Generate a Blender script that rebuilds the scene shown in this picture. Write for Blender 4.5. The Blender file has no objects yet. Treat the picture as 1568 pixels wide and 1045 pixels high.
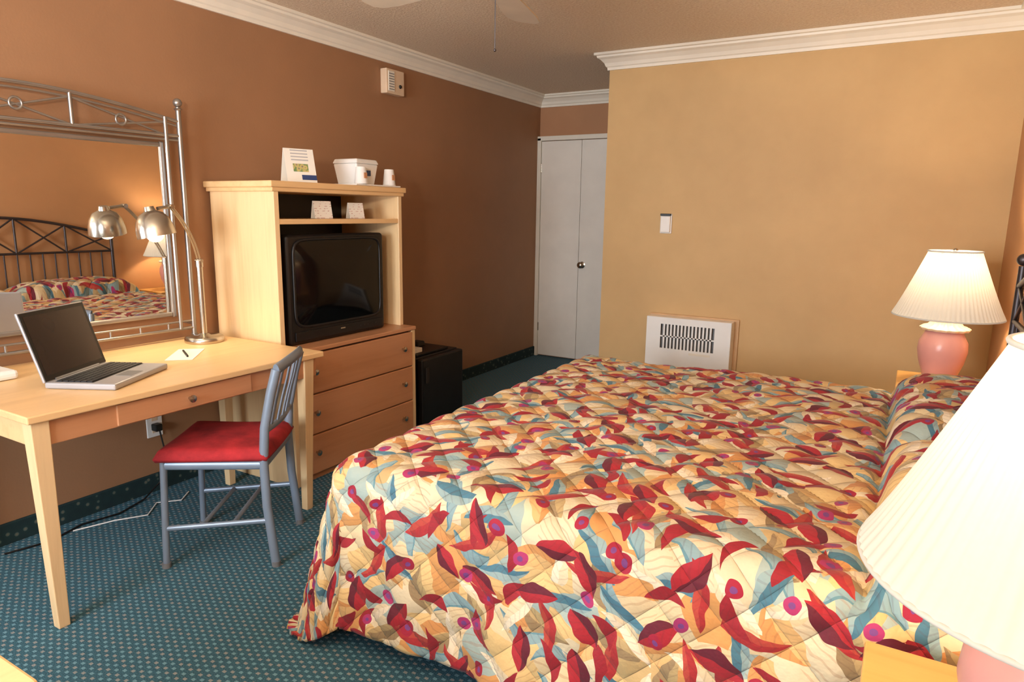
import bpy, bmesh, math, random
import numpy as np
from mathutils import Vector, Matrix
random.seed(3)
S=bpy.context.scene
COL=bpy.context.collection
try:
    S.view_settings.view_transform='Standard'
except Exception: pass

# ---------------------------------------------------------------- helpers
def lin(c,a=1.0):
    r=[]
    for v in c[:3]:
        v=v/255.0
        r.append(v/12.92 if v<=0.04045 else ((v+0.055)/1.055)**2.4)
    return (r[0],r[1],r[2],a)

class NT:
    def __init__(s,name):
        s.m=bpy.data.materials.new(name); s.m.use_nodes=True
        s.t=s.m.node_tree; s.t.nodes.clear()
        s.out=s.t.nodes.new('ShaderNodeOutputMaterial')
        s.b=s.t.nodes.new('ShaderNodeBsdfPrincipled')
        s.t.links.new(s.b.outputs[0],s.out.inputs[0])
    def n(s,ty,**k):
        nd=s.t.nodes.new(ty)
        for a,v in k.items(): setattr(nd,a,v)
        return nd
    def lk(s,a,b): s.t.links.new(a,b)
    def put(s,sock,v):
        if hasattr(v,'is_output') or isinstance(v,bpy.types.NodeSocket): s.lk(v,sock)
        else: sock.default_value=v
    def math(s,op,a,b=None,c=None,clamp=False):
        nd=s.n('ShaderNodeMath',operation=op); nd.use_clamp=clamp
        s.put(nd.inputs[0],a)
        if b is not None: s.put(nd.inputs[1],b)
        if c is not None: s.put(nd.inputs[2],c)
        return nd.outputs[0]
    def vmath(s,op,a,b=None,sc=None):
        nd=s.n('ShaderNodeVectorMath',operation=op)
        s.put(nd.inputs[0],a)
        if b is not None: s.put(nd.inputs[1],b)
        if sc is not None: s.put(nd.inputs['Scale'],sc)
        return nd.outputs[0]
    def mix(s,f,a,b,blend='MIX'):
        nd=s.n('ShaderNodeMix',data_type='RGBA',blend_type=blend)
        s.put(nd.inputs[0],f); s.put(nd.inputs[6],a); s.put(nd.inputs[7],b)
        return nd.outputs[2]
    def coord(s,kind='Object'):
        return s.n('ShaderNodeTexCoord').outputs[kind]
    def noise(s,vec,scale,detail=3,rough=.5,dist=0):
        nd=s.n('ShaderNodeTexNoise'); s.put(nd.inputs['Vector'],vec)
        nd.inputs['Scale'].default_value=scale; nd.inputs['Detail'].default_value=detail
        nd.inputs['Roughness'].default_value=rough; nd.inputs['Distortion'].default_value=dist
        return nd.outputs[0]
    def ramp(s,f,stops,interp='LINEAR'):
        nd=s.n('ShaderNodeValToRGB'); nd.color_ramp.interpolation=interp
        e=nd.color_ramp.elements
        while len(e)<len(stops): e.new(.5)
        for i,(p,c) in enumerate(stops): e[i].position=p; e[i].color=c
        s.put(nd.inputs[0],f); return nd.outputs[0]
    def bump(s,h,strength=.3,dist=.01):
        nd=s.n('ShaderNodeBump'); nd.inputs['Strength'].default_value=strength
        nd.inputs['Distance'].default_value=dist; s.put(nd.inputs['Height'],h)
        s.lk(nd.outputs[0],s.b.inputs['Normal'])
    def set(s,**k):
        for a,v in k.items(): s.put(s.b.inputs[a.replace('_',' ')],v)
        return s

def plain(name,c,rough=.5,metal=0,var=.06,bs=0,bscale=200,**k):
    """procedural, slightly mottled material"""
    m=NT(name); co=m.coord()
    n=m.noise(co,6,3)
    base=lin(c); dark=tuple(x*(1-var*2) for x in base[:3])+(1,); lt=tuple(min(1,x*(1+var)) for x in base[:3])+(1,)
    m.set(Base_Color=m.ramp(n,[(.3,dark),(.7,lt)]),Roughness=rough,Metallic=metal)
    if bs: m.bump(m.noise(co,bscale,2),bs,.002)
    for a,v in k.items(): m.put(m.b.inputs[a.replace('_',' ')],v)
    return m.m

def wood(name,c,axis=1,rough=.38):
    m=NT(name); co=m.coord()
    mp=m.n('ShaderNodeMapping'); m.lk(co,mp.inputs[0])
    sc=[22,22,22]; sc[axis]=1.3; mp.inputs['Scale'].default_value=sc
    n=m.noise(mp.outputs[0],1.0,5,.6,.4); n2=m.noise(mp.outputs[0],5.0,3,.6)
    base=lin(c); d=tuple(base[i]*(.86,.82,.76)[i] for i in range(3))+(1,); l=tuple(min(1,x*1.05) for x in base[:3])+(1,)
    c1=m.ramp(n,[(.25,d),(.5,base),(.8,l)])
    c2=m.mix(.15,c1,m.ramp(n2,[(.35,d),(.65,l)]))
    m.set(Base_Color=c2,Roughness=rough); m.bump(n2,.05,.002)
    return m.m

def root(name,loc=(0,0,0),rotz=0,local=False):
    e=bpy.data.objects.new(name,None); e.empty_display_size=.1
    COL.objects.link(e); e.location=loc; e.rotation_euler=(0,0,rotz)
    e['_l']=local; return e
def addmesh(name,verts,faces,mat,parent=None,smooth=False,auto=None):
    me=bpy.data.meshes.new(name); me.from_pydata([tuple(v) for v in verts],[],faces); me.validate(); me.update()
    bm=bmesh.new(); bm.from_mesh(me); bmesh.ops.recalc_face_normals(bm,faces=bm.faces); bm.to_mesh(me); bm.free()
    o=bpy.data.objects.new(name,me); COL.objects.link(o)
    if mat: me.materials.append(mat)
    if smooth:
        for p in me.polygons: p.use_smooth=True
    par(o,parent); return o
def par(o,parent):
    if parent:
        o.parent=parent
        if not parent.get('_l'):
            o.matrix_parent_inverse=(Matrix.Translation(parent.location)@Matrix.Rotation(parent.rotation_euler[2],4,'Z')).inverted()
def box(name,lo,hi,mat,parent=None,bev=.003,seg=2,M=None,parts=None):
    bm=bmesh.new(); bmesh.ops.create_cube(bm,size=1)
    lo=Vector(lo);hi=Vector(hi)
    for v in bm.verts: v.co=Vector([lo[i]+(hi[i]-lo[i])*(v.co[i]+.5) for i in range(3)])
    if bev>0:
        bmesh.ops.bevel(bm,geom=bm.edges[:],offset=bev,segments=seg,affect='EDGES',profile=.5)
    if M: bm.transform(M)
    me=bpy.data.meshes.new(name); bm.to_mesh(me); bm.free()
    o=bpy.data.objects.new(name,me); COL.objects.link(o); me.materials.append(mat)
    par(o,parent); return o
def hexa(name,b,t,mat,parent=None,bev=.003):
    bm=bmesh.new(); vs=[bm.verts.new(p) for p in list(b)+list(t)]
    for f in [(3,2,1,0),(4,5,6,7),(0,1,5,4),(1,2,6,5),(2,3,7,6),(3,0,4,7)]: bm.faces.new([vs[i] for i in f])
    bmesh.ops.recalc_face_normals(bm,faces=bm.faces)
    if bev: bmesh.ops.bevel(bm,geom=bm.edges[:],offset=bev,segments=2,affect='EDGES',profile=.5)
    me=bpy.data.meshes.new(name); bm.to_mesh(me); bm.free()
    o=bpy.data.objects.new(name,me); COL.objects.link(o); me.materials.append(mat); par(o,parent); return o
def lathe(name,prof,mat,parent=None,center=(0,0,0),seg=48,M=None,rip=0,ripn=0,closed=False,caps=False):
    vs=[];fs=[];n=len(prof)
    for i in range(seg):
        a=2*math.pi*i/seg
        for (r,z) in prof:
            rr=r+(rip*math.cos(ripn*a) if rip else 0)
            p=Vector((rr*math.cos(a),rr*math.sin(a),z))
            if M: p=M@p
            vs.append(p+Vector(center))
    for i in range(seg):
        j=(i+1)%seg
        for k in range(n-1+(1 if closed else 0)):
            k2=(k+1)%n
            fs.append((i*n+k,j*n+k,j*n+k2,i*n+k2))
    if caps:
        fs.append([i*n for i in range(seg)]); fs.append([i*n+n-1 for i in range(seg)])
    o=addmesh(name,vs,fs,mat,parent,smooth=True)
    md=o.modifiers.new('e','EDGE_SPLIT'); md.split_angle=math.radians(50)
    return o
def tube(name,pts,r,mat,parent=None,seg=12,flat=None,cyc=False):
    P=[Vector(p) for p in pts]; n=len(P); vs=[];fs=[]
    up=None
    for i,p in enumerate(P):
        if cyc: d=(P[(i+1)%n]-P[i-1]).normalized()
        else: d=((P[min(i+1,n-1)]-P[max(i-1,0)])).normalized()
        if up is None:
            ref=Vector((0,0,1)) if abs(d.z)<.9 else Vector((1,0,0))
            up=(ref-d*ref.dot(d)).normalized()
        else: up=(up-d*up.dot(d)).normalized()
        sd=d.cross(up)
        rx,ry=flat if flat else (r,r)
        for k in range(seg):
            a=2*math.pi*k/seg
            vs.append(p+up*ry*math.sin(a)+sd*rx*math.cos(a))
    for i in range(n if cyc else n-1):
        j=(i+1)%n
        for k in range(seg):
            l=(k+1)%seg; fs.append((i*seg+k,i*seg+l,j*seg+l,j*seg+k))
    if not cyc:
        fs.append(list(range(seg))); fs.append([(n-1)*seg+k for k in range(seg)])
    o=addmesh(name,vs,fs,mat,parent,smooth=True)
    md=o.modifiers.new('e','EDGE_SPLIT'); md.split_angle=math.radians(60)
    return o
def sphere(name,c,r,mat,parent=None,sc=(1,1,1)):
    bm=bmesh.new(); bmesh.ops.create_uvsphere(bm,u_segments=24,v_segments=14,radius=r)
    for v in bm.verts: v.co=Vector((v.co.x*sc[0],v.co.y*sc[1],v.co.z*sc[2]))+Vector(c)
    me=bpy.data.meshes.new(name); bm.to_mesh(me); bm.free()
    for p in me.polygons: p.use_smooth=True
    o=bpy.data.objects.new(name,me); COL.objects.link(o); me.materials.append(mat); par(o,parent); return o
def bez(p0,p1,p2,n=12):
    p0,p1,p2=map(Vector,(p0,p1,p2))
    return [(1-t)**2*p0+2*t*(1-t)*p1+t*t*p2 for t in [i/n for i in range(n+1)]]
def sweep(name,path,prof,mat,closed=False):
    n=len(path);vs=[];fs=[];m=len(prof)
    def nrm(a,b):
        d=Vector((b[0]-a[0],b[1]-a[1])).normalized(); return Vector((d.y,-d.x))
    for i in range(n):
        a=path[i-1] if (closed or i>0) else None; b=path[(i+1)%n] if (closed or i<n-1) else None
        if a is None: mv=nrm(path[i],b)
        elif b is None: mv=nrm(a,path[i])
        else:
            n1=nrm(a,path[i]);n2=nrm(path[i],b); mv=(n1+n2)/(1+n1.dot(n2))
        for (o_,z) in prof: vs.append((path[i][0]+mv.x*o_,path[i][1]+mv.y*o_,z))
    for i in range(n if closed else n-1):
        j=(i+1)%n
        for k in range(m):
            l=(k+1)%m; fs.append((i*m+k,j*m+k,j*m+l,i*m+l))
    if not closed: fs.append(list(range(m))); fs.append([(n-1)*m+k for k in range(m)])
    return addmesh(name,vs,fs,mat)

# ---------------------------------------------------------------- dimensions
XR=3.54; YN=-1.5; YB=4.527; XC=1.213; YF=5.813; H=2.44

# ---------------------------------------------------------------- materials
def paint(name,c,c2=None):
    m=NT(name); co=m.coord(); n=m.noise(co,1.6,4,.65)
    a=lin(c); b=lin(c2 or tuple(v*.95 for v in c))
    m.set(Base_Color=m.ramp(n,[(.35,b),(.65,a)]),Roughness=.6)
    m.bump(m.noise(co,90,4,.6),.12,.004); return m.m
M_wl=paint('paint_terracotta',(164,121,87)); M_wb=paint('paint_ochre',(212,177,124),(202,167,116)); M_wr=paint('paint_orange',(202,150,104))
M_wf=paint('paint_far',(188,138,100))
m=NT('popcorn_ceiling'); co=m.coord(); n=m.noise(co,75,4,.65)
m.set(Base_Color=m.ramp(n,[(.3,lin((226,202,174))),(.7,lin((250,234,210)))]),Roughness=.9); m.bump(n,.8,.014); M_ceil=m.m
M_trim=plain('trim_white_paint',(242,236,222),.45,var=.02)
M_door=plain('door_white_paint',(244,239,230),.4,var=.02)

m=NT('carpet_woven'); co=m.coord(); sp=m.n('ShaderNodeSeparateXYZ'); m.lk(co,sp.inputs[0])
P_=.0235
u=m.math('DIVIDE',sp.outputs[0],P_); v=m.math('DIVIDE',sp.outputs[1],P_)
col=m.math('FLOOR',u); par2=m.math('MODULO',m.math('ABSOLUTE',col),2.0)
v2=m.math('ADD',v,m.math('MULTIPLY',par2,.5))
fu=m.math('ABSOLUTE',m.math('SUBTRACT',m.math('FRACT',u),.5)); fv=m.math('ABSOLUTE',m.math('SUBTRACT',m.math('FRACT',v2),.5))
nz=m.noise(co,260,2)
fu2=m.math('ADD',fu,m.math('MULTIPLY',m.math('SUBTRACT',nz,.5),.3))
msk=m.math('MULTIPLY',m.math('LESS_THAN',fu2,.27),m.math('LESS_THAN',fv,.20))
row=m.math('MODULO',m.math('ABSOLUTE',m.math('FLOOR',v2)),2.0)
ground=m.ramp(nz,[(.3,lin((30,68,84))),(.7,lin((60,110,130)))])
fleck=m.mix(m.math('MULTIPLY',row,.7),lin((118,162,180)),lin((166,150,138)))
m.set(Base_Color=m.mix(m.math('MULTIPLY',msk,.75),ground,fleck),Roughness=.95); m.bump(m.math('ADD',nz,m.math('MULTIPLY',msk,.6)),.5,.006); M_carpet=m.m
m=NT('carpet_border'); co=m.coord(); vo=m.n('ShaderNodeTexVoronoi'); vo.inputs['Scale'].default_value=26; m.lk(co,vo.inputs['Vector'])
m.set(Base_Color=m.ramp(vo.outputs['Distance'],[(0,lin((120,110,90))),(.22,lin((60,82,78))),(.25,lin((20,48,50))),(1,lin((16,40,44)))]),Roughness=.9); M_base=m.m

M_maple=wood('maple_laminate',(236,198,146),1); M_maple_z=wood('maple_laminate_side',(240,208,160),2); M_maple_shaded=wood('maple_shaded',(200,144,104),1)  # last one: same maple, with the drawer fronts' shade put into its darker colour
M_oakns=wood('nightstand_wood',(226,176,104),0)
M_black=plain('black_plastic',(15,14,16),.42,var=.1); M_dark=plain('dark_interior',(34,26,22),.7)
M_screen=plain('crt_glass',(10,10,12),.07,var=.02); 
for nd in M_screen.node_tree.nodes:
    if nd.type=='BSDF_PRINCIPLED': nd.inputs['Specular IOR Level'].default_value=.3
M_nickel=plain('brushed_nickel',(190,184,174),.25,1.0,.04)
M_pewter=plain('pewter_metal',(168,164,160),.35,.85,.06)
M_steel=plain('blue_grey_steel',(142,156,174),.38,.35,.05)
M_white=plain('white_plastic',(242,241,238),.4,var=.02); M_grey=plain('grey_plastic',(120,120,122),.5)
M_card=plain('white_card',(240,236,226),.6,var=.02)
M_bronze=plain('dark_bronze_metal',(84,80,84),.4,.8)
m=NT('red_velour'); co=m.coord(); n=m.noise(co,9,4,.6)
m.set(Base_Color=m.ramp(n,[(.3,lin((120,14,24))),(.7,lin((186,40,46)))]),Roughness=.85); m.bump(m.noise(co,300,2),.3,.003); M_red=m.m
M_pink=plain('pink_glazed_ceramic',(212,154,148),.3,var=.05,bs=.1,bscale=60); M_cream=plain('cream_ceramic',(232,205,175),.35)
m=NT('mirror_glass'); m.set(Base_Color=(.86,.86,.84,1),Metallic=1.0,Roughness=.01); M_mirror=m.m
m=NT('lamp_shade_fabric'); co=m.coord()
n=m.noise(co,120,2); tr=m.n('ShaderNodeBsdfTranslucent'); tr.inputs[0].default_value=(1,.93,.8,1)
df=m.n('ShaderNodeBsdfDiffuse'); df.inputs[0].default_value=lin((186,183,175))
mx=m.n('ShaderNodeMixShader'); mx.inputs[0].default_value=.078; m.lk(df.outputs[0],mx.inputs[1]); m.lk(tr.outputs[0],mx.inputs[2])
em=m.n('ShaderNodeEmission'); em.inputs[1].default_value=.15; m.lk(m.ramp(n,[(.3,(1,.88,.70,1)),(.7,(1,.93,.80,1))]),em.inputs[0])
ad=m.n('ShaderNodeAddShader'); m.lk(mx.outputs[0],ad.inputs[0]); m.lk(em.outputs[0],ad.inputs[1]); m.lk(ad.outputs[0],m.out.inputs[0]); M_shade=m.m
m=NT('bulb_glow'); m.set(Base_Color=(1,.9,.7,1)); m.b.inputs['Emission Color'].default_value=(1,.8,.5,1); m.b.inputs['Emission Strength'].default_value=8; M_bulb=m.m

# ---- bedspread print
G_=.105
m=NT('bedspread_print')
uvn=m.n('ShaderNodeUVMap'); uvn.uv_map='UVMap'; uv0=uvn.outputs[0]
wn=m.n('ShaderNodeTexNoise'); wn.inputs['Scale'].default_value=9; m.lk(uv0,wn.inputs['Vector'])
warp=m.vmath('SCALE',m.vmath('SUBTRACT',wn.outputs['Color'],(.5,.5,.5)),sc=.055)
uv=m.vmath('ADD',uv0,warp)
def cells(vec,cell,off,rnd):
    v=m.vmath('ADD',m.vmath('SCALE',vec,sc=1/cell),off)
    vo=m.n('ShaderNodeTexVoronoi',voronoi_dimensions='2D'); vo.inputs['Scale'].default_value=1; vo.inputs['Randomness'].default_value=rnd
    m.lk(v,vo.inputs['Vector'])
    loc=m.vmath('SUBTRACT',v,vo.outputs['Position'])
    a=m.n('ShaderNodeSeparateXYZ'); m.lk(loc,a.inputs[0]); b=m.n('ShaderNodeSeparateColor'); m.lk(vo.outputs['Color'],b.inputs[0])
    return a.outputs[0],a.outputs[1],b.outputs[0],b.outputs[1],b.outputs[2]
def leaf(cell,off,L,Wd,dens,a0,ar,curv=0.,rnd=.55,vec=None,half=None):
    x,y,r,g,b=cells(vec or uv,cell,off,rnd)
    an=m.math('ADD',m.math('MULTIPLY',m.math('SUBTRACT',r,.5),ar),a0)
    ca=m.math('COSINE',an); sa=m.math('SINE',an)
    xp=m.math('ADD',m.math('MULTIPLY',x,ca),m.math('MULTIPLY',y,sa))
    yp=m.math('SUBTRACT',m.math('MULTIPLY',y,ca),m.math('MULTIPLY',x,sa))
    x2=m.math('MULTIPLY',xp,xp)
    if curv: yp=m.math('ADD',yp,m.math('MULTIPLY',x2,curv))
    lim=m.math('MULTIPLY',m.math('SUBTRACT',1.0,m.math('DIVIDE',x2,L*L)),Wd)
    mk=m.math('LESS_THAN',m.math('ABSOLUTE',yp),lim)
    if half is not None: mk=m.math('MULTIPLY',mk,m.math('GREATER_THAN',yp,half))
    mk=m.math('MULTIPLY',mk,m.math('LESS_THAN',g,dens))
    return mk,xp,yp,b
x,y,r,g,b=cells(uv,.09,(3.1,7.7,0),1.0)
c=m.ramp(r,[(0,lin((218,202,168))),(.26,lin((222,188,128))),(.46,lin((208,148,86))),(.60,lin((218,196,154))),(.76,lin((194,164,112))),(.86,lin((160,176,168)))],'CONSTANT')
st=m.math('SINE',m.math('MULTIPLY',m.math('ADD',m.math('MULTIPLY',x,m.math('SUBTRACT',g,.5)),m.math('MULTIPLY',y,.6)),46.))
stm=m.math('MULTIPLY',m.math('GREATER_THAN',st,.75),m.math('GREATER_THAN',b,.5))
c=m.mix(m.math('MULTIPLY',stm,.3),c,lin((160,104,66)))
k_=.88
for (cell,off,L,Wd,dens,a0,ar,cv,ca,cb,hf) in [
    (.20,(1.3,2.9,0),.50,.19,.65,.5,5.,.5,(220,176,116),(206,144,84),None),
    (.21,(5.7,8.3,0),.48,.15,.55,-.5,3.,-.6,(150,126,90),(182,156,108),None),
    (.19,(9.3,4.1,0),.52,.20,.58,.6,5.,.6,(96,138,148),(132,160,164),-.02),
    (.20,(2.2,6.6,0),.46,.12,.62,.9,6.,.4,(72,118,136),(142,166,166),None),
    (.19,(12.2,1.6,0),.50,.12,.60,.2,6.,.4,(230,214,186),(220,200,164),None),
    (.21,(7.9,3.3,0),.48,.10,.60,.3,3.2,-.4,(164,38,42),(176,64,52),None),
    (.150,(4.4,5.2,0),.42,.27,.58,.9,6.,.25,(150,24,38),(150,24,38),.0),
    (.180,(14.1,9.2,0),.40,.18,.66,1.4,6.,.25,(166,28,42),(98,16,38),None),]:
    mk,xp,yp,bb=leaf(cell*k_,off,L,Wd,dens,a0,ar,cv,half=hf,rnd=.7)
    cc=m.mix(m.math('GREATER_THAN',yp,.012),lin(ca),lin(cb))
    ve=m.math('GREATER_THAN',m.math('SINE',m.math('MULTIPLY',m.math('ADD',xp,m.math('ABSOLUTE',yp)),45.)),.8)
    cc=m.mix(m.math('MULTIPLY',ve,.18),cc,lin((90,40,40)))
    c=m.mix(mk,c,cc)
mk,xp,yp,bb=leaf(.140,(8.8,2.7,0),.17,.17,.9,0,0,0,rnd=.85)
rr=m.math('SQRT',m.math('ADD',m.math('MULTIPLY',xp,xp),m.math('MULTIPLY',yp,yp)))
mk=m.math('MULTIPLY',m.math('LESS_THAN',rr,.14),m.math('GREATER_THAN',bb,.22))
dc=m.mix(m.math('GREATER_THAN',bb,.6),lin((158,22,52)),lin((166,44,98)))
dc=m.mix(m.math('LESS_THAN',rr,.055),dc,lin((116,60,124)))
c=m.mix(mk,c,dc)
m.set(Base_Color=c,Roughness=.75); m.b.inputs['Sheen Weight'].default_value=.1
su=m.n('ShaderNodeSeparateXYZ'); m.lk(uv0,su.inputs[0])
kq=math.pi/(1.41421*G_)
qa=m.math('ABSOLUTE',m.math('SINE',m.math('MULTIPLY',m.math('ADD',su.outputs[0],su.outputs[1]),kq)))
qb=m.math('ABSOLUTE',m.math('SINE',m.math('MULTIPLY',m.math('SUBTRACT',su.outputs[0],su.outputs[1]),kq)))
q=m.math('POWER',m.math('MULTIPLY',qa,qb),.35)
hh=m.math('ADD',q,m.math('MULTIPLY',m.noise(uv0,22,3,.6),.6))
m.bump(hh,.8,.012); M_spread=m.m

# ---------------------------------------------------------------- room shell
box('floor',(-.1,YN-.1,-.1),(XR+.1,YF+.1,0),M_carpet,bev=0)
box('ceiling',(-.1,YN-.1,H),(XR+.1,YF+.1,H+.1),M_ceil,bev=0)
box('wall_left',(-.1,YN-.1,0),(0,YF+.1,H),M_wl,bev=0)
box('wall_far',(0,YF,0),(XC,YF+.1,H),M_wf,bev=0)
box('wall_back',(XC,YB,0),(XR,YF+.1,H),M_wb,bev=0)
box('wall_right',(XR,YN-.1,0),(XR+.1,YF+.1,H),M_wr,bev=0)
wx0,wx1,wz0,wz1=.35,2.55,.55,2.15
def boxesmesh(name,bl,mat,parent=None):
    vs=[];fs=[]
    for lo,hi in bl:
        k=len(vs)
        for z in (lo[2],hi[2]):
            for (x,y) in ((lo[0],lo[1]),(hi[0],lo[1]),(hi[0],hi[1]),(lo[0],hi[1])): vs.append((x,y,z))
        fs+=[(k+3,k+2,k+1,k),(k+4,k+5,k+6,k+7),(k,k+1,k+5,k+4),(k+1,k+2,k+6,k+5),(k+2,k+3,k+7,k+6),(k+3,k,k+4,k+7)]
    return addmesh(name,vs,fs,mat,parent)
boxesmesh('wall_near',[((0,YN-.1,0),(wx0,YN,H)),((wx1,YN-.1,0),(XR,YN,H)),((wx0,YN-.1,0),(wx1,YN,wz0)),((wx0,YN-.1,wz1),(wx1,YN,H))],M_wb)
wr=root('window_1',((wx0+wx1)/2,YN-.05,wz0))
boxesmesh('frame',[((wx0,YN-.08,wz0),(wx0+.05,YN-.02,wz1)),((wx1-.05,YN-.08,wz0),(wx1,YN-.02,wz1)),((wx0+.05,YN-.08,wz0),(wx1-.05,YN-.02,wz0+.05)),((wx0+.05,YN-.08,wz1-.05),(wx1-.05,YN-.02,wz1)),((1.43,YN-.07,wz0+.05),(1.47,YN-.03,wz1-.05))],M_white,wr)

loop=[(0,YN),(0,YF),(XC,YF),(XC,YB),(XR,YB),(XR,YN)]
crown=[(0,2.335),(.012,2.335),(.014,2.352),(.022,2.358),(.03,2.378),(.05,2.40),(.068,2.41),(.07,2.422),(.085,2.425),(.085,2.44),(0,2.44)]
sweep('trim_1',loop,crown,M_trim,True)
bp=[(0,0),(.012,0),(.012,.085),(.008,.09),(0,.09)]
sweep('baseboard_left',[(0,YN),(0,YF)],bp,M_base)
sweep('baseboard_back',[(XC,YB),(XR,YB)],bp,M_base)
sweep('baseboard_right',[(XR,YB),(XR,YN)],bp,M_base)
sweep('baseboard_corridor',[(XC,YF),(XC,YB)],bp,M_base)

d=root('door_1',(.5,YF-.02,0))
box('slab_left',(.04,YF-.035,.012),(.445,YF-.002,2.03),M_door,d)
box('slab_right',(.449,YF-.035,.012),(.86,YF-.002,2.03),M_door,d)
box('jamb_left',(.0,YF-.05,0),(.037,YF-.001,2.06),M_trim,d)
box('jamb_right',(.863,YF-.05,0),(.9,YF-.001,2.06),M_trim,d)
box('head_casing',(.0,YF-.05,2.035),(.9,YF-.001,2.075),M_trim,d)
Mx=Matrix.Rotation(math.pi/2,4,'X')
lathe('knob_rose',[(0,0),(.03,0),(.03,.006),(.012,.012),(.012,.03),(.026,.04),(.03,.055),(.022,.066),(0,.068)],M_nickel,d,(.49,YF-.035,.91),24,Mx)
for zz in (.25,1.75): box('hinge',(.03,YF-.042,zz),(.046,YF-.03,zz+.08),M_nickel,d,bev=.002)

# ---------------------------------------------------------------- bed
BX0,BX1,BY0,BY1,BZ=1.605,3.46,1.43,3.40,.625
bed=root('bed',(2.6,2.4,0))
box('box_spring',(BX0+.06,BY0+.06,.12),(BX1,BY1-.06,.33),M_dark,bed,bev=.02)
box('mattress',(BX0+.05,BY0+.05,.335),(BX1,BY1-.05,.59),M_card,bed,bev=.05,seg=4)
for i,(x,y) in enumerate([(1.8,1.6),(1.8,3.25),(3.3,1.6),(3.3,3.25)]): box('leg_%d'%i,(x-.03,y-.03,0),(x+.03,y+.03,.12),M_black,bed)
def spread():
    R=.075; st=.0115
    dropF=.57; dropS=.50
    s=np.arange(-dropF,BX1-BX0+.001,st); t=np.arange(-dropS,(BY1-BY0)+dropS+.001,st)
    SS,TT=np.meshgrid(s,t,indexing='ij')
    Wy=BY1-BY0
    inset=R
    ds=np.maximum(0,inset-SS); 
    dtn=np.maximum(0,inset-TT); dtf=np.maximum(0,TT-(Wy-inset)); dt=np.maximum(dtn,dtf); sgn=np.where(dtf>0,1.,-1.)
    r=np.hypot(ds,dt); phi=np.arctan2(dt,ds)
    c2=np.sin(2*phi)
    A_=dropF+inset;B_=dropS+inset
    cx=np.cos(phi);sy=np.sin(phi)
    with np.errstate(divide='ignore',invalid='ignore'):
        Rsq=np.minimum(A_/np.maximum(cx,1e-6),B_/np.maximum(sy,1e-6))
        Rell=1/np.sqrt((cx/A_)**2+(sy/B_)**2)
    scale=np.where((ds>0)&(dt>0),Rell*(1+.12*c2)/Rsq,1.)
    scale=1+(scale-1)*np.clip(r/.25,0,1)
    r=r*scale
    q=R*math.pi/2
    th=np.minimum(r/R,math.pi/2)
    hor=np.where(r<q,R*np.sin(th),R); dz=np.where(r<q,R*(1-np.cos(th)),R+(r-q))
    drop=np.maximum(0,r-q)
    arc=np.where(ds>0,TT,0)+np.where(dt>0,SS,0)
    wav=(np.sin(arc*9.+1.)*.5+np.sin(arc*17.+2.)*.3)*.09*np.minimum(1,drop/.3)*(1-c2)
    flx=.13+.19*c2; fly=.05+.12*c2
    hx=(hor+drop*(flx+wav*.9))*cx; hy=(hor+drop*(fly+wav*.9))*sy
    X=BX0+np.where(ds>0,inset-hx,SS); 
    Y=np.where(dt>0,np.where(sgn<0,BY0+inset-hy,BY1-inset+hy),BY0+TT)
    Z=BZ-dz
    over=np.maximum(0,.022-Z)
    X-=over*cx*.8; Y+=over*sy*.5*sgn; Z=np.maximum(Z,.022)
    top=np.clip(1-dz/.12,0,1)
    px=SS+BX0
    def hump(xc,yc,hx_,hy_):
        a=np.clip(1-np.abs((px-xc)/hx_)**3.2,0,1); b=np.clip(1-np.abs((BY0+TT-yc)/hy_)**4,0,1)
        return (a*b)**.45
    Z+=.13*np.maximum(hump(3.33,1.93,.215,.48),hump(3.33,2.89,.215,.48))
    Z-=.018*np.exp(-((px-3.10)/.02)**2)*top
    Z+=top*(.010*np.sin(px*2.9+TT*1.3)*np.sin(TT*2.3+.5)+.004*np.sin(px*7+TT*5))
    a=(SS+TT+2)/G_; b=(SS-TT)/G_
    puff=(np.abs(np.sin(np.pi*a/1.41421))*np.abs(np.sin(np.pi*b/1.41421)))**.5
    V=np.stack([X,Y,Z],-1)
    du=np.gradient(V,axis=0);dv=np.gradient(V,axis=1); N=np.cross(du,dv); N/=np.linalg.norm(N,axis=-1,keepdims=True)+1e-9
    V=V+N*(puff*.010)[...,None]
    V[...,2]=np.maximum(V[...,2],.012)
    ns,ntt=SS.shape
    idx=np.arange(ns*ntt).reshape(ns,ntt)
    F=np.stack([idx[:-1,:-1],idx[1:,:-1],idx[1:,1:],idx[:-1,1:]],-1).reshape(-1,4)
    me=bpy.data.meshes.new('bedspread'); me.from_pydata(V.reshape(-1,3).tolist(),[],F.tolist())
    uvl=me.uv_layers.new(name='UVMap')
    li=np.zeros(len(me.loops),dtype=np.int32); me.loops.foreach_get('vertex_index',li)
    UV=np.stack([SS+1,TT+1],-1).reshape(-1,2)[li]
    uvl.data.foreach_set('uv',UV.astype(np.float32).ravel())
    me.polygons.foreach_set('use_smooth',[True]*len(me.polygons)); me.update()
    o=bpy.data.objects.new('bedspread',me); COL.objects.link(o); me.materials.append(M_spread); par(o,bed)
    md=o.modifiers.new('th','SOLIDIFY'); md.thickness=.012; md.offset=-1
spread()
hx=3.495
for i,y in enumerate((1.44,3.34)):
    tube('headboard_post_%d'%i,[(hx,y,0),(hx,y,1.2)],.014,M_bronze,bed); sphere('finial_%d'%i,(hx,y,1.225),.024,M_bronze,bed)
arch=[(hx,1.44+1.9*t,1.12+.16*math.sin(math.pi*t)) for t in [i/24 for i in range(25)]]
tube('headboard_arch',arch,.012,M_bronze,bed)
for k,z in enumerate((.62,.98)): tube('headboard_rail_%d'%k,[(hx,1.44,z),(hx,3.34,z)],.010,M_bronze,bed)
ys=[1.44+1.9*i/5 for i in range(6)]
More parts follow.
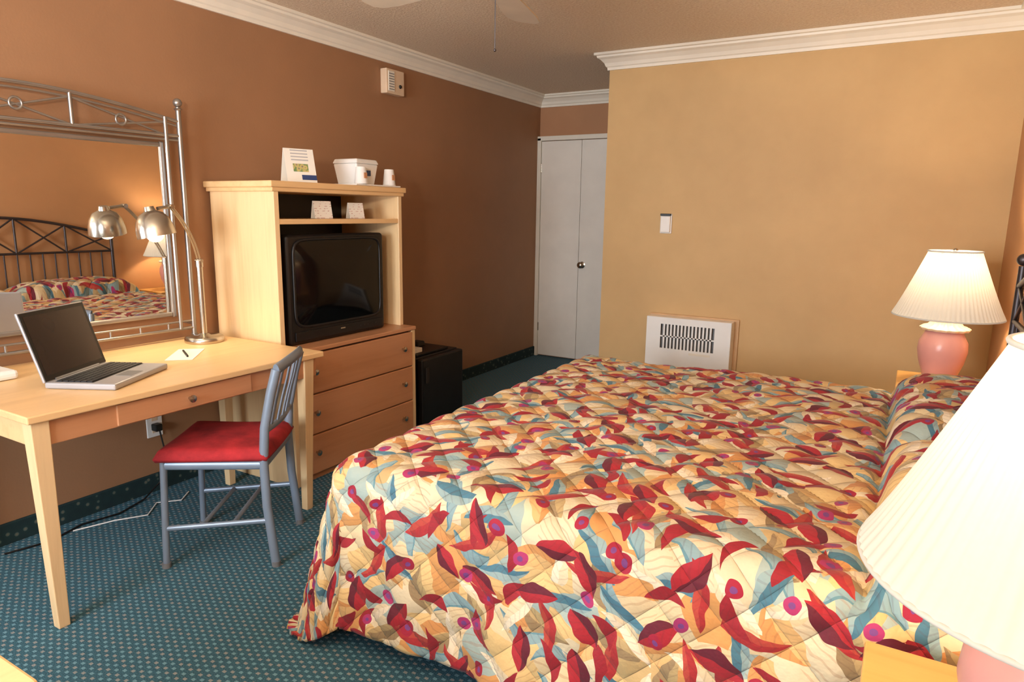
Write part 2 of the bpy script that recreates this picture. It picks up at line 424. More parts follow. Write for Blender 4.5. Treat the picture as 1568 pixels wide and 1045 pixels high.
for i in range(5):
    a,b2=ys[i],ys[i+1]; za=1.12+.16*math.sin(math.pi*i/5); zb=1.12+.16*math.sin(math.pi*(i+1)/5)
    tube('headboard_x_a%d'%i,[(hx,a,.98),(hx,b2,zb)],.007,M_bronze,bed); tube('headboard_x_b%d'%i,[(hx,a,za),(hx,b2,.98)],.007,M_bronze,bed)
    if i: tube('headboard_stile_%d'%i,[(hx,a,.98),(hx,a,za)],.009,M_bronze,bed)
for i in range(1,20): tube('headboard_spindle_%d'%i,[(hx,1.44+1.9*i/20,.62),(hx,1.44+1.9*i/20,.98)],.006,M_bronze,bed)

# ---------------------------------------------------------------- nightstands & table lamps
def nightstand(y0,y1,z=.60,x0=3.11):
    r=root('nightstand',((x0+3.52)/2,(y0+y1)/2,0))
    box('top',(x0,y0,z-.028),(3.525,y1,z),M_oakns,r,bev=.005)
    box('side_a',(x0+.02,y0+.015,.02),(3.51,y0+.035,z-.028),M_oakns,r); box('side_b',(x0+.02,y1-.035,.02),(3.51,y1-.015,z-.028),M_oakns,r)
    box('back',(3.49,y0+.035,.06),(3.51,y1-.035,z-.028),M_oakns,r); box('shelf',(x0+.02,y0+.035,.08),(3.49,y1-.035,.10),M_oakns,r)
    box('drawer_front',(x0+.01,y0+.04,z-.2),(x0+.03,y1-.04,z-.035),M_oakns,r); sphere('knob',(x0,(y0+y1)/2,z-.115),.014,M_nickel,r)
    box('drawer_bottom',(x0+.03,y0+.04,z-.21),(3.49,y1-.04,z-.2),M_oakns,r)
nightstand(3.56,4.0); nightstand(.80,1.335)
def tlamp(x,y,z0,power,rb=.25,bs=1.):
    r=root('table_lamp',(x,y,z0))
    prof=[(0,0),(.075*bs,0),(.082*bs,.008),(.078*bs,.02),(.088*bs,.05),(.112*bs,.11),(.124*bs,.165),(.120*bs,.205),(.10*bs,.24),(.078,.255),(.07,.262)]
    lathe('ceramic_body',prof,M_pink,r,(x,y,z0))
    lathe('ruffled_neck',[(.066,.258),(.096,.262),(.102,.272),(.092,.28),(.070,.286),(.06,.30),(.05,.315),(.0,.318)],M_cream,r,(x,y,z0),96,rip=.004,ripn=16)
    tube('stem',[(x,y,z0+.31),(x,y,z0+.42)],.009,M_nickel,r)
    bulb=sphere('bulb',(x,y,z0+.47),.03,M_bulb,r,(1,1,1.3))
    tube('harp',[(x+.06*math.sin(math.pi*t),y,z0+.36+.26*t) for t in [i/12 for i in range(13)]],.002,M_nickel,r,8)
    tube('harp_b',[(x-.06*math.sin(math.pi*t),y,z0+.36+.26*t) for t in [i/12 for i in range(13)]],.002,M_nickel,r,8)
    sphere('shade_finial',(x,y,z0+.637),.010,M_nickel,r)
    for k in range(3):
        a=2*math.pi*k/3; tube('spider_%d'%k,[(x,y,z0+.62),(x+.106*math.cos(a),y+.106*math.sin(a),z0+.62)],.002,M_nickel,r,6)
    zb,zt=.325,.635
    pr=[(rb,zb),(rb+.002,zb+.004),(rb,zb+.012)]+[(rb+(.107-rb)*t**.92,zb+.012+(zt-zb-.02)*t) for t in [i/10 for i in range(1,11)]]+[(.109,zt)]
    sh=lathe('shade',pr,M_shade,r,(x,y,z0),432,rip=.0014,ripn=72)
    for nm,rad,zz in (('shade_hem_bottom',rb+.001,zb+.004),('shade_hem_top',.109,zt-.003)):
        tube(nm,[(x+rad*math.cos(2*math.pi*i/72),y+rad*math.sin(2*math.pi*i/72),z0+zz) for i in range(72)],.004,M_shade,r,8,cyc=True)
    l=bpy.data.lights.new('bulb_light','POINT'); l.energy=power; l.color=(1,.75,.47); l.shadow_soft_size=.04
    o=bpy.data.objects.new('bulb_light',l); COL.objects.link(o); o.location=(x,y,z0+.545); par(o,r)
tlamp(3.285,3.77,.60,18,.226,.84); tlamp(3.335,1.04,.60,11,.247,.9)

# ---------------------------------------------------------------- desk
desk=root('writing_desk',(.43,1.52,0))
DX,DY0,DY1,DZ=.84,.97,2.19,.745
box('top',(.015,DY0,DZ-.025),(DX,DY1,DZ),M_maple,desk,bev=.004)
box('apron_front',(DX-.045,DY0+.03,DZ-.11),(DX-.022,DY1-.03,DZ-.026),M_maple_shaded,desk)
box('apron_back',(.03,DY0+.03,DZ-.11),(.05,DY1-.03,DZ-.026),M_maple,desk)
box('apron_near',(.04,DY0+.025,DZ-.11),(DX-.03,DY0+.045,DZ-.026),M_maple,desk)
box('apron_far',(.04,DY1-.045,DZ-.11),(DX-.03,DY1-.025,DZ-.026),M_maple,desk)
box('drawer_front',(DX-.024,1.25,DZ-.105),(DX-.014,1.80,DZ-.03),M_maple_shaded,desk,bev=.002)
lathe('drawer_knob',[(0,0),(.006,0),(.006,.012),(.014,.018),(.014,.024),(0,.028)],M_nickel,desk,(DX-.014,1.52,DZ-.067),20,Matrix.Rotation(math.pi/2,4,'Y'))
def leg(nm,x,y,sx,sy):
    w=.055;b_=.036
    T=[(x,y),(x+sx*w,y),(x+sx*w,y+sy*w),(x,y+sy*w)]
    xi=x+sx*.022;yi=y+sy*.022
    B=[(xi,yi),(xi+sx*b_,yi),(xi+sx*b_,yi+sy*b_),(xi,yi+sy*b_)]
    hexa(nm,[(a,b2,0) for a,b2 in B],[(a,b2,DZ-.026) for a,b2 in T],M_maple_z,desk)
leg('leg_1',DX-.012,DY0+.012,-1,1); leg('leg_2',DX-.012,DY1-.05,-1,-1); leg('leg_3',.03,DY0+.012,1,1); leg('leg_4',.20,DY1-.05,1,-1)

# ---------------------------------------------------------------- armoire
A=root('tv_armoire',(.35,2.7,0))
AY0,AY1,AX,AL=2.235,3.19,.495,.575
box('side_left_upper',(.03,AY0+.01,.70),(AX,AY0+.04,1.48),M_maple_z,A)
box('side_right_upper',(.03,AY1-.04,.70),(AX,AY1-.01,1.48),M_maple_z,A)
box('side_left_lower',(.03,AY0,0),(AL,AY0+.03,.68),M_maple_z,A)
box('side_right_lower',(.03,AY1-.03,0),(AL,AY1,.68),M_maple_z,A)
box('crown_top',(.015,AY0-.015,1.482),(AX+.016,AY1+.015,1.512),M_maple,A,bev=.005)
box('cornice',(.02,AY0-.004,1.462),(AX+.008,AY1+.004,1.483),M_maple,A,bev=.004)
box('back',(.03,AY0+.04,.705),(.045,AY1-.04,1.47),M_black,A)
box('shelf',(.045,AY0+.04,1.31),(AX-.02,AY1-.04,1.332),M_maple,A)
box('shelf_lip',(AX-.02,AY0+.04,1.308),(AX-.002,AY1-.04,1.334),M_maple,A)
box('tv_deck',(.03,AY0-.003,.678),(AL+.006,AY1+.003,.70),M_maple_shaded,A,bev=.004)
box('plinth',(.05,AY0+.03,0.0),(AL-.02,AY1-.03,.035),M_maple_shaded,A)
for i in range(3):
    z0=.04+i*.212
    box('drawer_front_%d'%(i+1),(AL-.02,AY0+.034,z0),(AL+.006,AY1-.034,z0+.205),M_maple_shaded,A,bev=.004)
    for k,y in enumerate((AY0+.13,AY1-.13)):
        lathe('drawer_knob_%d_%d'%(i,k),[(0,0),(.006,0),(.006,.012),(.015,.02),(.015,.026),(0,.03)],M_nickel,A,(AL+.006,y,z0+.115),20,Matrix.Rotation(math.pi/2,4,'Y'))
box('drawer_carcass',(.05,AY0+.035,.036),(AL-.022,AY1-.035,.67),M_dark,A,bev=0)

T=root('crt_television',(.35,2.69,.70))
ty0,ty1,tz0,tz1,tx=2.325,3.035,.702,1.255,.475
def rbox(nm,lo,hi,mat,par_,b): return box(nm,lo,hi,mat,par_,bev=b,seg=4)
rbox('cabinet',(tx-.10,ty0,tz0),(tx,ty1,tz1),M_black,T,.018)
hexa('tube_housing',[(.08,ty0+.16,tz0+.03),(tx-.09,ty0+.02,tz0+.01),(tx-.09,ty1-.02,tz0+.01),(.08,ty1-.16,tz0+.03)],[(.08,ty0+.16,tz1-.14),(tx-.09,ty0+.02,tz1-.02),(tx-.09,ty1-.02,tz1-.02),(.08,ty1-.16,tz1-.14)],M_black,T,.01)
ym,zm=(ty0+ty1)/2,tz0+.308
def se(a,w,h,p=5.):
    c_,s_=math.cos(a),math.sin(a)
    return (w*math.copysign(abs(c_)**(2/p),c_),h*math.copysign(abs(s_)**(2/p),s_))
NB=160
tube('bezel_ring',[(tx+.001,ym+se(2*math.pi*i/NB,.318,.222,9)[0],zm+se(2*math.pi*i/NB,.318,.222,9)[1]) for i in range(NB)],.008,M_black,T,10,cyc=True)
vs=[(tx+.026,ym,zm)];fs=[];nr,na=14,NB
for j in range(1,nr+1):
    for i in range(na):
        f=j/nr; yy,zz=se(2*math.pi*i/na,.313*f,.217*f,2+7*f)
        vs.append((tx+.003+.023*(1-f*f),ym+yy,zm+zz))
for i in range(na):
    fs.append((0,1+i,1+(i+1)%na))
    for j in range(nr-1):
        a=1+j*na; fs.append((a+i,a+na+i,a+na+(i+1)%na,a+(i+1)%na))
addmesh('screen',vs,fs,M_screen,T,True)
box('speaker_panel',(tx-.002,ty0+.03,tz0+.018),(tx+.008,ty1-.03,tz0+.066),M_black,T)
for i in range(5): box('button_%d'%i,(tx+.008,2.82+i*.03,tz0+.04),(tx+.0105,2.833+i*.03,tz0+.046),M_dark,T,bev=.001)
box('badge',(tx+.007,2.665,tz0+.044),(tx+.0105,2.70,tz0+.052),M_nickel,T,bev=.001)

M_cardtext=NT('printed_card'); co=M_cardtext.coord(); sp=M_cardtext.n('ShaderNodeSeparateXYZ'); M_cardtext.lk(co,sp.inputs[0])
ln=M_cardtext.math('GREATER_THAN',M_cardtext.math('SINE',M_cardtext.math('MULTIPLY',sp.outputs[2],520.)),.55)
nn=M_cardtext.math('GREATER_THAN',M_cardtext.noise(co,70,2),.55)
M_cardtext.set(Base_Color=M_cardtext.mix(M_cardtext.math('MULTIPLY',M_cardtext.math('MULTIPLY',ln,nn),.6),lin((240,236,226)),lin((176,80,70))),Roughness=.6); M_ct=M_cardtext.m
def tent(name,x,y,z,w,h,dep,mat,rot=0):
    r=root(name,(x,y,z),rot,True); t_=.002
    for nm,s_ in (('panel_front',1),('panel_back',-1)):
        hexa(nm,[(s_*dep,-w/2,0),(s_*(dep-t_),-w/2,0),(s_*(dep-t_),w/2,0),(s_*dep,w/2,0)],[(s_*.0025,-w/2,h),(s_*.0005,-w/2,h),(s_*.0005,w/2,h),(s_*.0025,w/2,h)],mat if s_>0 else M_card,r,0)
    return r
tent('tent_card',.42,2.62,1.3345,.11,.09,.02,M_ct,-.15); tent('tent_card',.42,2.87,1.3345,.10,.085,.02,M_ct,-.15)

m=NT('brochure_print'); co=m.coord(); sp=m.n('ShaderNodeSeparateXYZ'); m.lk(co,sp.inputs[0])
ln=m.math('GREATER_THAN',m.math('SINE',m.math('MULTIPLY',sp.outputs[2],400.)),.3)
pic=m.math('MULTIPLY',m.math('GREATER_THAN',sp.outputs[2],.055),m.math('LESS_THAN',sp.outputs[2],.095))
pic=m.math('MULTIPLY',pic,m.math('LESS_THAN',m.math('ABSOLUTE',sp.outputs[1]),.04))
vo=m.n('ShaderNodeTexVoronoi'); vo.inputs['Scale'].default_value=45; m.lk(co,vo.inputs['Vector'])
pc=m.ramp(vo.outputs['Distance'],[(0,lin((40,60,110))),(.4,lin((210,190,120))),(.7,lin((110,140,90)))])
txt=m.math('MULTIPLY',ln,m.math('MULTIPLY',m.math('GREATER_THAN',sp.outputs[2],.105),m.math('LESS_THAN',m.math('ABSOLUTE',sp.outputs[1]),.045)))
blu=m.math('MULTIPLY',m.math('LESS_THAN',sp.outputs[2],.04),m.math('GREATER_THAN',sp.outputs[2],.015))
c=m.mix(m.math('MULTIPLY',txt,.5),lin((238,234,224)),lin((70,80,120))); c=m.mix(pic,c,pc); c=m.mix(m.math('MULTIPLY',blu,m.math('GREATER_THAN',sp.outputs[1],0.0)),c,lin((50,70,120)))
m.set(Base_Color=c,Roughness=.4); M_broch=m.m
tent('hotel_brochure',.36,2.53,1.513,.155,.17,.05,M_broch,-.35)

ib=root('ice_bucket',(.38,3.0,1.513))
box('tray',(.25,2.80,1.513),(.50,3.17,1.521),M_white,ib,bev=.003)
def tap(nm,c,w0,w1,z0,z1,mat,p_,bev=.008):
    x,y=c; hexa(nm,[(x-w0,y-w0,z0),(x+w0,y-w0,z0),(x+w0,y+w0,z0),(x-w0,y+w0,z0)],[(x-w1,y-w1,z1),(x+w1,y-w1,z1),(x+w1,y+w1,z1),(x-w1,y+w1,z1)],mat,p_,bev)
tap('bucket',(.345,2.965),.072,.088,1.521,1.635,M_white,ib); tap('lid',(.345,2.965),.092,.082,1.635,1.660,M_white,ib,.006)
M_blue=plain('blue_print',(60,80,120),.5); box('logo',(.424,2.96,1.57),(.433,2.99,1.60),M_blue,ib,bev=.001)
def cup(x,y,z):
    r=root('paper_cup',(x,y,z))
    lathe('cup',[(.0,.0),(.026,0),(.0275,.004),(.036,.085),(.038,.088),(.036,.091),(.034,.088),(.025,.006),(0,.006)][::-1],M_white,r,(x,y,z),32,Matrix.Scale(-1,4,Vector((0,0,1)))@Matrix.Translation((0,0,-.091)))
    box('band',(x+.03,y-.012,z+.03),(x+.0345,y+.012,z+.06),M_maple_shaded,r,bev=.001)
cup(.47,2.87,1.522); cup(.455,3.12,1.522)

# ---------------------------------------------------------------- mini fridge
F=root('mini_fridge',(.28,3.48,0))
box('body',(.04,3.29,.02),(.50,3.74,.47),M_black,F,bev=.006); box('door',(.503,3.292,.03),(.55,3.738,.465),M_black,F,bev=.01)
box('handle',(.55,3.32,.31),(.562,3.35,.41),M_dark,F); box('kick',(.05,3.30,0),(.49,3.72,.02),M_black,F,bev=0)
st_=root('condiment_tray',(.3,3.45,.47)); box('tray',(.2,3.32,.471),(.48,3.66,.485),M_black,st_)
box('white_packet',(.36,3.34,.486),(.45,3.42,.515),M_card,st_); tap('coffee_pods',(.30,3.56),.04,.035,.486,.52,M_dark,st_)

# ---------------------------------------------------------------- mirror
Mr=root('wall_mirror',(.0,.75,1.3))
my0,my1=.80,2.0; mo0,mo1=.735,2.07; fx=.035
box('glass',(.008,my0+.02,.88),(.014,my1-.02,1.66),M_mirror,Mr,bev=0)
for nm,lo,hi in [('inner_frame_l',(.006,my0+.005,.86),(.024,my0+.025,1.68)),('inner_frame_r',(.006,my1-.025,.86),(.024,my1-.005,1.68)),('inner_frame_b',(.006,my0+.025,.865),(.024,my1-.025,.885)),('inner_frame_t',(.006,my0+.025,1.655),(.024,my1-.025,1.675))]:
    box(nm,lo,hi,M_pewter,Mr,bev=.005)
for k,y in enumerate((mo0,mo1)):
    tube('post_%d'%k,[(fx,y,.765),(fx,y,1.84)],.0115,M_pewter,Mr); sphere('finial_%d'%k,(fx,y,1.86),.02,M_pewter,Mr); lathe('collar_%d'%k,[(.0125,0),(.019,.006),(.0125,.012)],M_pewter,Mr,(fx,y,1.825),24)
    tube('bottom_ball_%d'%k,[(fx,y,.75),(fx,y,.77)],.016,M_pewter,Mr)
for k,y in enumerate((my0,my1)): tube('inner_post_%d'%k,[(fx+.004,y,.80),(fx+.004,y,1.79)],.009,M_pewter,Mr)
def az(y): return 1.775+.075*math.cos(math.pi*(y-1.4)/(mo1-mo0))
AR=[mo0+(mo1-mo0)*i/30 for i in range(31)]
tube('arch',[(fx,y,az(y)) for y in AR],.008,M_pewter,Mr); tube('arch_inner',[(fx,y,az(y)-.022) for y in AR],.0045,M_pewter,Mr)
for k,z in enumerate((1.71,1.69,.80,.835)): tube('rail_%d'%k,[(fx,mo0,z),(fx,mo1,z)],.008 if k in(0,2) else .005,M_pewter,Mr)
for i in range(3):
    a,b2=.8+.4*i,1.2+.4*i; mid=(a+b2)/2
    tube('x_a%d'%i,[(fx,a,1.71),(fx,b2,az(b2)-.02)],.0045,M_pewter,Mr,8); tube('x_b%d'%i,[(fx,a,az(a)-.02),(fx,b2,1.71)],.0045,M_pewter,Mr,8)
    zc=1.71+(az(mid)-1.73)/2
    tube('ring_%d'%i,[(fx+.003,mid+.022*math.cos(2*math.pi*q/24),zc+.022*math.sin(2*math.pi*q/24)) for q in range(24)],.005,M_pewter,Mr,8,cyc=True)
    if i: tube('stile_%d'%i,[(fx,a,1.71),(fx,a,az(a))],.008,M_pewter,Mr)
for i in range(9):
    y=.86+i*.135; tube('bottom_link_%d'%i,[(fx,y,.80),(fx,y,.835)],.005,M_pewter,Mr,8)
for k,y in enumerate((mo0,mo1)):
    for z in (1.70,.82): tube('bracket_%d_%d'%(k,int(z*10)),[(0.001 if k==0 else -.040,y,z),(fx,y,z)],.007,M_pewter,Mr,8)
Mr.rotation_euler=(0,0,math.radians(-2.1))

# ---------------------------------------------------------------- desk lamp
L=root('desk_lamp',(.2,2.04,DZ))
lx,ly=.2,2.04
lathe('base',[(0,0),(.088,0),(.09,.006),(.088,.022),(.08,.028),(.03,.031),(.02,.04),(0,.04)],M_nickel,L,(lx,ly,DZ+.001))
tube('post',[(lx,ly,DZ+.03),(lx,ly,1.11)],.014,M_nickel,L)
tube('post_cap',[(lx,ly,1.105),(lx,ly,1.135)],.017,M_nickel,L)
hd=Vector((.25,1.80,1.30))
el=Vector((.245,1.885,1.385))
for k,o_ in enumerate((-.010,.010)):
    tube('arm_%d'%k,bez((lx+o_,ly,1.125),(lx+.03+o_,ly-.04,1.27),(el.x+o_,el.y,el.z)),.004,M_nickel,L,8)
tube('arm_pivot',[(lx-.02,ly,1.135),(lx+.02,ly,1.135)],.009,M_nickel,L)
tube('elbow_pivot',[el+Vector((-.02,0,0)),el+Vector((.02,0,0))],.010,M_nickel,L)
tube('neck',[el,hd+Vector((0,.02,.075))],.008,M_nickel,L)
Rm=Matrix.Rotation(math.radians(-8),4,'Y')@Matrix.Rotation(math.radians(8),4,'X')
lathe('head',[(.0,.085),(.02,.084),(.024,.065),(.05,.052),(.068,.025),(.078,-.015),(.08,-.045),(.077,-.045),(.074,-.015),(.064,.02),(.046,.046),(0,.055)],M_nickel,L,hd,40,Rm)
sphere('bulb',hd+Vector((0,0,-.034)),.036,M_bulb,L)
sl=bpy.data.lights.new('desk_bulb_light','SPOT'); sl.energy=10; sl.color=(1,.78,.5); sl.spot_size=math.radians(130); sl.spot_blend=.6; sl.shadow_soft_size=.03
so=bpy.data.objects.new('desk_bulb_light',sl); COL.objects.link(so); so.location=hd+Vector((0,0,-.075)); par(so,L)

# ---------------------------------------------------------------- laptop
ang=math.atan2(.47,.883)
lp=root('laptop',(.555,1.385,DZ+.001),ang,True)
M_lid=plain('silver_plastic',(176,176,180),.35,.2,.03); M_keys=plain('dark_keys',(34,34,38),.5)
wL,dL=.172,.128
box('base',(-dL,-wL,0),(dL,wL,.022),M_lid,lp,bev=.006)
box('base_underside',(-dL+.01,-wL+.004,-.0),(dL-.004,wL-.004,.008),M_grey,lp,bev=.001)
box('keyboard_well',(-dL+.028,-wL+.018,.0215),(dL-.09,wL-.018,.0228),M_black,lp,bev=0)
ks=[]
for r_ in range(6):
    for c_ in range(14):
        x0=-dL+.031+r_*.0220; y0=-wL+.022+c_*.0222
        ks.append(((x0,y0,.0228),(x0+.018,y0+.019,.0255)))
boxesmesh('keys',ks,M_keys,lp)
box('touchpad',(dL-.08,-.045,.0215),(dL-.02,.035,.0228),M_grey,lp,bev=.0005)
Mt=Matrix.Translation((-dL+.004,0,.02))@Matrix.Rotation(math.radians(-17),4,'Y')
box('lid',(-.010,-wL,0),(0,wL,.258),M_lid,lp,bev=.004,M=Mt)
box('screen_bezel',(0,-wL+.003,.004),(.0025,wL-.003,.254),M_black,lp,bev=.001,M=Mt)
M_lcd=plain('lcd_off',(48,38,36),.25,var=.05); box('lcd',(.0025,-wL+.018,.022),(.0032,wL-.018,.240),M_lcd,lp,bev=0,M=Mt)
tube('hinge_bar',[(-dL+.004,-wL+.05,.02),(-dL+.004,wL-.05,.02)],.008,M_grey,lp)

pp=root('paper_notes',(.45,1.75,DZ)); 
box('sheet_1',(-.055,-.12,0),(.055,.12,.0012),M_card,pp,bev=0,M=Matrix.Translation((.40,1.80,DZ+.0008))@Matrix.Rotation(.75,4,'Z'))
box('pen',(-.004,-.07,0),(.004,.07,.008),M_black,pp,bev=.002,M=Matrix.Translation((.40,1.80,DZ+.002))@Matrix.Rotation(1.1,4,'Z'))
ph=root('telephone',(.2,1.14,DZ)); box('phone_base',(.10,1.05,DZ+.001),(.29,1.20,DZ+.035),M_white,ph,bev=.012); box('handset',(.12,1.06,DZ+.036),(.16,1.19,DZ+.06),M_white,ph,bev=.012)

# ---------------------------------------------------------------- chair
ch=root('dining_chair',(.80,1.70,0),math.atan2(-.55,-.83),True)
def sq(nm,pts,w,h): return tube(nm,pts,w,M_steel,ch,12,flat=(w,h))
zb_=[.43,.56,.70,.79]; xb_=[-.185,-.195,-.225,-.25]
for s_ in (1,-1):
    nm='left' if s_>0 else 'right'
    sq('front_leg_'+nm,[(.205,.185*s_,0),(.19,.175*s_,.43)],.013,.013)
    pts=[(-.215,.185*s_,0),(-.19,.18*s_,.25)]+[(x,.175*s_,z) for x,z in zip(xb_,zb_)]
    sq('rear_leg_'+nm,pts,.014,.018)
    sq('side_stretcher_'+nm,[(.20,.182*s_,.16),(-.198,.182*s_,.19)],.009,.011)
    sq('seat_rail_'+nm,[(.19,.176*s_,.415),(-.187,.176*s_,.415)],.010,.018)
    for z,x in ((0,.205),(0,-.215)): tube('foot_cap_%s_%d'%(nm,x>0),[(x,.185*s_,0.0),(x,.185*s_,.02)],.017,M_grey,ch)
sq('front_rail',[(.19,.176,.415),(.19,-.176,.415)],.010,.018); sq('rear_rail',[(-.187,.176,.415),(-.187,-.176,.415)],.010,.018)
sq('cross_stretcher_a',[(.06,.182,.17),(.06,-.182,.17)],.009,.009); sq('cross_stretcher_b',[(-.06,.182,.18),(-.06,-.182,.18)],.009,.009)
top=[(-.25-.03*math.sin(math.pi*t),.175-.35*t,.79+.02*math.sin(math.pi*t)) for t in [i/14 for i in range(15)]]
sq('top_rail',top,.013,.022)
def backx(z): return float(np.interp(z,zb_,xb_))
low=[(backx(.55)-.018*math.sin(math.pi*t),.175-.35*t,.55) for t in [i/10 for i in range(11)]]
sq('lower_back_rail',low,.009,.014)
for i in range(5):
    t=(i+1)/6; y=.175-.35*t; bow=math.sin(math.pi*t)
    sq('slat_%d'%(i+1),[(backx(z)-(.018+.012*(z-.55)/.24)*bow,y,z+(.02*bow if z>.75 else 0)) for z in (.55,.61,.67,.73,.79)],.009,.005)
bm=bmesh.new(); bmesh.ops.create_grid(bm,x_segments=26,y_segments=26,size=1)
for v in bm.verts:
    x,y=v.co.x,v.co.y
    k=max(abs(x),abs(y)); e=max(0,(k-.82)/.18)
    px_=x*.215*(1-.02*y*y)+.005; py_=y*(.205-.012*(1-x)/2*1.0)
    v.co=Vector((px_,py_,.486-.034*(1-math.sqrt(max(0,1-e*e)))-.008*(x*x+y*y)*.5+.004*math.cos(x*3)*math.cos(y*3)))
ret=bmesh.ops.extrude_face_region(bm,geom=bm.faces[:])
for g in ret['geom']:
    if isinstance(g,bmesh.types.BMVert): g.co.z=.434; g.co.x*=.97; g.co.y*=.97
bmesh.ops.recalc_face_normals(bm,faces=bm.faces)
me=bpy.data.meshes.new('seat'); bm.to_mesh(me); bm.free()
for p in me.polygons: p.use_smooth=True
o=bpy.data.objects.new('seat',me); COL.objects.link(o); me.materials.append(M_red); par(o,ch)

# ---------------------------------------------------------------- heater on back wall
Hh=root('wall_heater',(1.88,YB-.06,.4)); hx0,hx1,hz0,hz1,hy=1.60,2.165,.10,.70,YB-.10
boxesmesh('case',[((hx0,hy,hz0),(hx1,YB-.002,hz0+.02)),((hx0,hy,hz1-.02),(hx1,YB-.002,hz1)),((hx0,hy,hz0+.02),(hx0+.02,YB-.002,hz1-.02)),((hx1-.02,hy,hz0+.02),(hx1,YB-.002,hz1-.02))],M_white,Hh)
M_flange=plain('tan_flange',(206,166,120),.5)
box('flange',(hx0-.01,YB-.014,hz0-.02),(hx1+.028,YB-.001,hz1+.012),M_flange,Hh,bev=.003)
gx0,gx1,gz0,gz1=1.70,2.06,.49,.655
fb=[((hx0+.001,hy-.008,hz0+.001),(gx0,hy,hz1-.001)),((gx1,hy-.008,hz0+.001),(hx1-.001,hy,hz1-.001)),((gx0,hy-.008,hz0+.001),(gx1,hy,gz0)),((gx0,hy-.008,gz1),(gx1,hy,hz1-.001)),((gx0,hy-.008,.568),(gx1,hy,.577))]
nb=15
for i in range(1,nb): 
    x=gx0+(gx1-gx0)*i/nb; fb.append(((x-.0055,hy-.008,gz0),(x+.0055,hy,gz1)))
boxesmesh('front_panel_grille',fb,M_white,Hh)
box('dark_core',(hx0+.03,hy+.02,hz0+.03),(hx1-.03,hy+.03,hz1-.03),M_grey,Hh,bev=0)
box('control_strip',(gx0+.2,hy-.011,.46),(gx1-.02,hy-.008,.475),M_trim,Hh,bev=0)

sw=root('wall_thermostat',(1.665,YB-.01,1.32)); box('plate',(1.625,YB-.012,1.255),(1.705,YB-.001,1.385),M_white,sw,bev=.004); box('cover',(1.632,YB-.03,1.262),(1.698,YB-.012,1.37),M_white,sw,bev=.005); box('dial_slot',(1.63,YB-.033,1.372),(1.70,YB-.012,1.386),M_black,sw,bev=.002)
bx=root('wall_alarm_box',(.03,3.67,2.21)); box('case',(.001,3.585,2.135),(.055,3.765,2.29),M_cream,bx,bev=.006); box('grille',(.055,3.60,2.15),(.06,3.66,2.275),M_trim,bx,bev=.001)
for i in range(7): box('slit_%d'%i,(.060,3.605,2.16+i*.016),(.0615,3.655,2.165+i*.016),M_grey,bx,bev=0)
sphere('sensor',(.056,3.72,2.19),.012,M_black,bx)
ot=root('wall_outlet',(.005,1.87,.34)); box('plate',(.001,1.83,.275),(.008,1.91,.405),M_white,ot,bev=.003); box('plug',(.008,1.85,.31),(.05,1.885,.345),M_black,ot,bev=.005)
for z in (.31,.37): box('socket_%d'%int(z*100),(.008,1.855,z-.014),(.0095,1.885,z+.014),M_cream,ot,bev=.0005)
cb=root('power_cord',(.1,1.6,0)); tube('cord',[(.04,1.87,.33),(.06,1.88,.2),(.05,1.85,.06),(.07,1.75,.008),(.12,1.6,.006),(.09,1.45,.006),(.14,1.3,.006),(.1,1.15,.006)],.004,M_black,cb,8)
cw=root('phone_cord',(.2,1.5,0)); tube('cord',[(.16,1.92,.005),(.22,1.84,.005),(.15,1.76,.005),(.24,1.66,.005),(.17,1.55,.005),(.12,1.4,.005)],.003,M_white,cw,8)

# ---------------------------------------------------------------- side table corner (near left)
tb=root('side_table',(1.5,.15,0)); box('top',(1.2,-.2,.57),(1.92,.478,.60),M_maple,tb,bev=.006)
for i,(x,y) in enumerate([(1.24,-.16),(1.85,-.16),(1.24,.41),(1.85,.41)]): box('leg_%d'%i,(x,y,0),(x+.04,y+.04,.57),M_maple_z,tb)

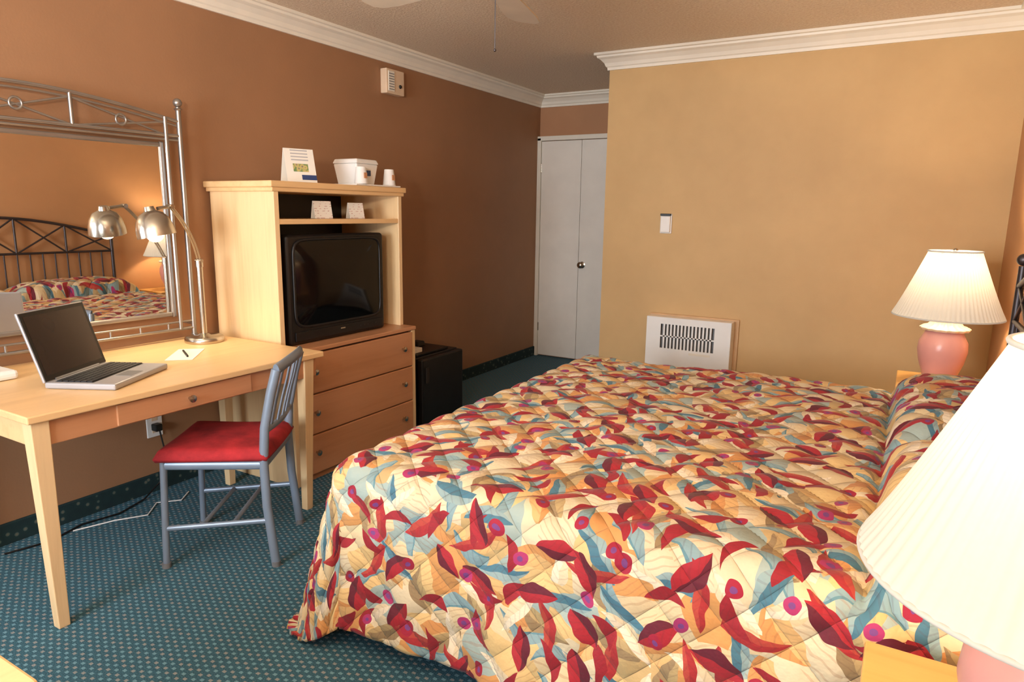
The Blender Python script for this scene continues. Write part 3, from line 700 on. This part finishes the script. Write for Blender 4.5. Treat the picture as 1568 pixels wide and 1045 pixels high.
# ---------------------------------------------------------------- ceiling fan
fn=root('ceiling_fan',(1.83,2.02,2.3)); fc=Vector((1.83,2.02,0))
M_blade=plain('fan_blade_cream',(206,190,168),.5)
lathe('canopy',[(0,2.439),(.07,2.439),(.065,2.40),(.03,2.38),(.018,2.375)],M_cream,fn,fc); tube('downrod',[fc+Vector((0,0,2.39)),fc+Vector((0,0,2.28))],.012,M_cream,fn)
lathe('motor',[(.02,2.29),(.09,2.285),(.12,2.26),(.12,2.17),(.10,2.145),(.05,2.135),(.045,2.11),(.03,2.10),(0,2.098)],M_cream,fn,fc)
for k in range(5):
    a=math.radians(107+72*k)
    Rz=Matrix.Translation(fc+Vector((0,0,2.135)))@Matrix.Rotation(a,4,'Z')@Matrix.Rotation(math.radians(10),4,'X')
    out=[(.17,-.045),(.30,-.058),(.44,-.070),(.51,-.066),(.545,-.045),(.555,0),(.545,.045),(.51,.066),(.44,.070),(.30,.058),(.17,.045)]
    vs=[Rz@Vector((x,y,-.003)) for x,y in out]+[Rz@Vector((x,y,.003)) for x,y in out]; n=len(out)
    fs=[list(range(n))[::-1],list(range(n,2*n))]+[(i,(i+1)%n,n+(i+1)%n,n+i) for i in range(n)]
    addmesh('blade_%d'%(k+1),vs,fs,M_blade,fn)
    box('blade_iron_%d'%(k+1),(.10,-.018,-.006),(.20,.018,-.002),M_cream,fn,bev=.001,M=Rz)
tube('pull_chain',[fc+Vector((.012,.015,2.11)),fc+Vector((.012,.015,1.915))],.0018,M_bronze,fn,6); sphere('pull_knob',fc+Vector((.012,.015,1.91)),.005,M_bronze,fn)

# ---------------------------------------------------------------- light
w=bpy.data.worlds.new('world'); S.world=w; w.use_nodes=True; nt=w.node_tree; bg=nt.nodes['Background']
sky=nt.nodes.new('ShaderNodeTexSky'); sky.sky_type='HOSEK_WILKIE'
bg.inputs[1].default_value=.8
nt.links.new(sky.outputs[0],bg.inputs[0])
al=bpy.data.lights.new('window_daylight','AREA'); al.shape='RECTANGLE'; al.size=1.2; al.size_y=1.1; al.energy=125; al.color=(.86,.93,1)
ao=bpy.data.objects.new('window_daylight',al); COL.objects.link(ao); ao.location=(1.45,YN-.12,1.42); ao.rotation_euler=(math.radians(90),0,0)
# added fill light with no real source, aimed up to brighten the ceiling
fl=bpy.data.lights.new('ceiling_fill','AREA'); fl.shape='DISK'; fl.size=.35; fl.energy=70; fl.color=(1,.91,.80)
fo=bpy.data.objects.new('ceiling_fill',fl); COL.objects.link(fo); fo.location=(2.35,-.25,1.78); fo.rotation_euler=(math.radians(180-33),0,math.radians(12))

# ---------------------------------------------------------------- camera
cam=bpy.data.cameras.new('camera'); cam.sensor_width=36; cam.lens=1038.5626/1568*36; cam.clip_start=.05
co_=bpy.data.objects.new('camera',cam); COL.objects.link(co_); S.camera=co_
yaw,pit,roll=.5265,.188,.0144
fw=Vector((-math.sin(yaw)*math.cos(pit),math.cos(yaw)*math.cos(pit),-math.sin(pit)))
r0=Vector((math.cos(yaw),math.sin(yaw),0)); u0=r0.cross(fw)
r_=r0*math.cos(roll)+u0*math.sin(roll); u_=-r0*math.sin(roll)+u0*math.cos(roll)
Mc=Matrix((( r_.x,u_.x,-fw.x,3.1068),(r_.y,u_.y,-fw.y,0),(r_.z,u_.z,-fw.z,1.3819),(0,0,0,1)))
co_.matrix_world=Mc
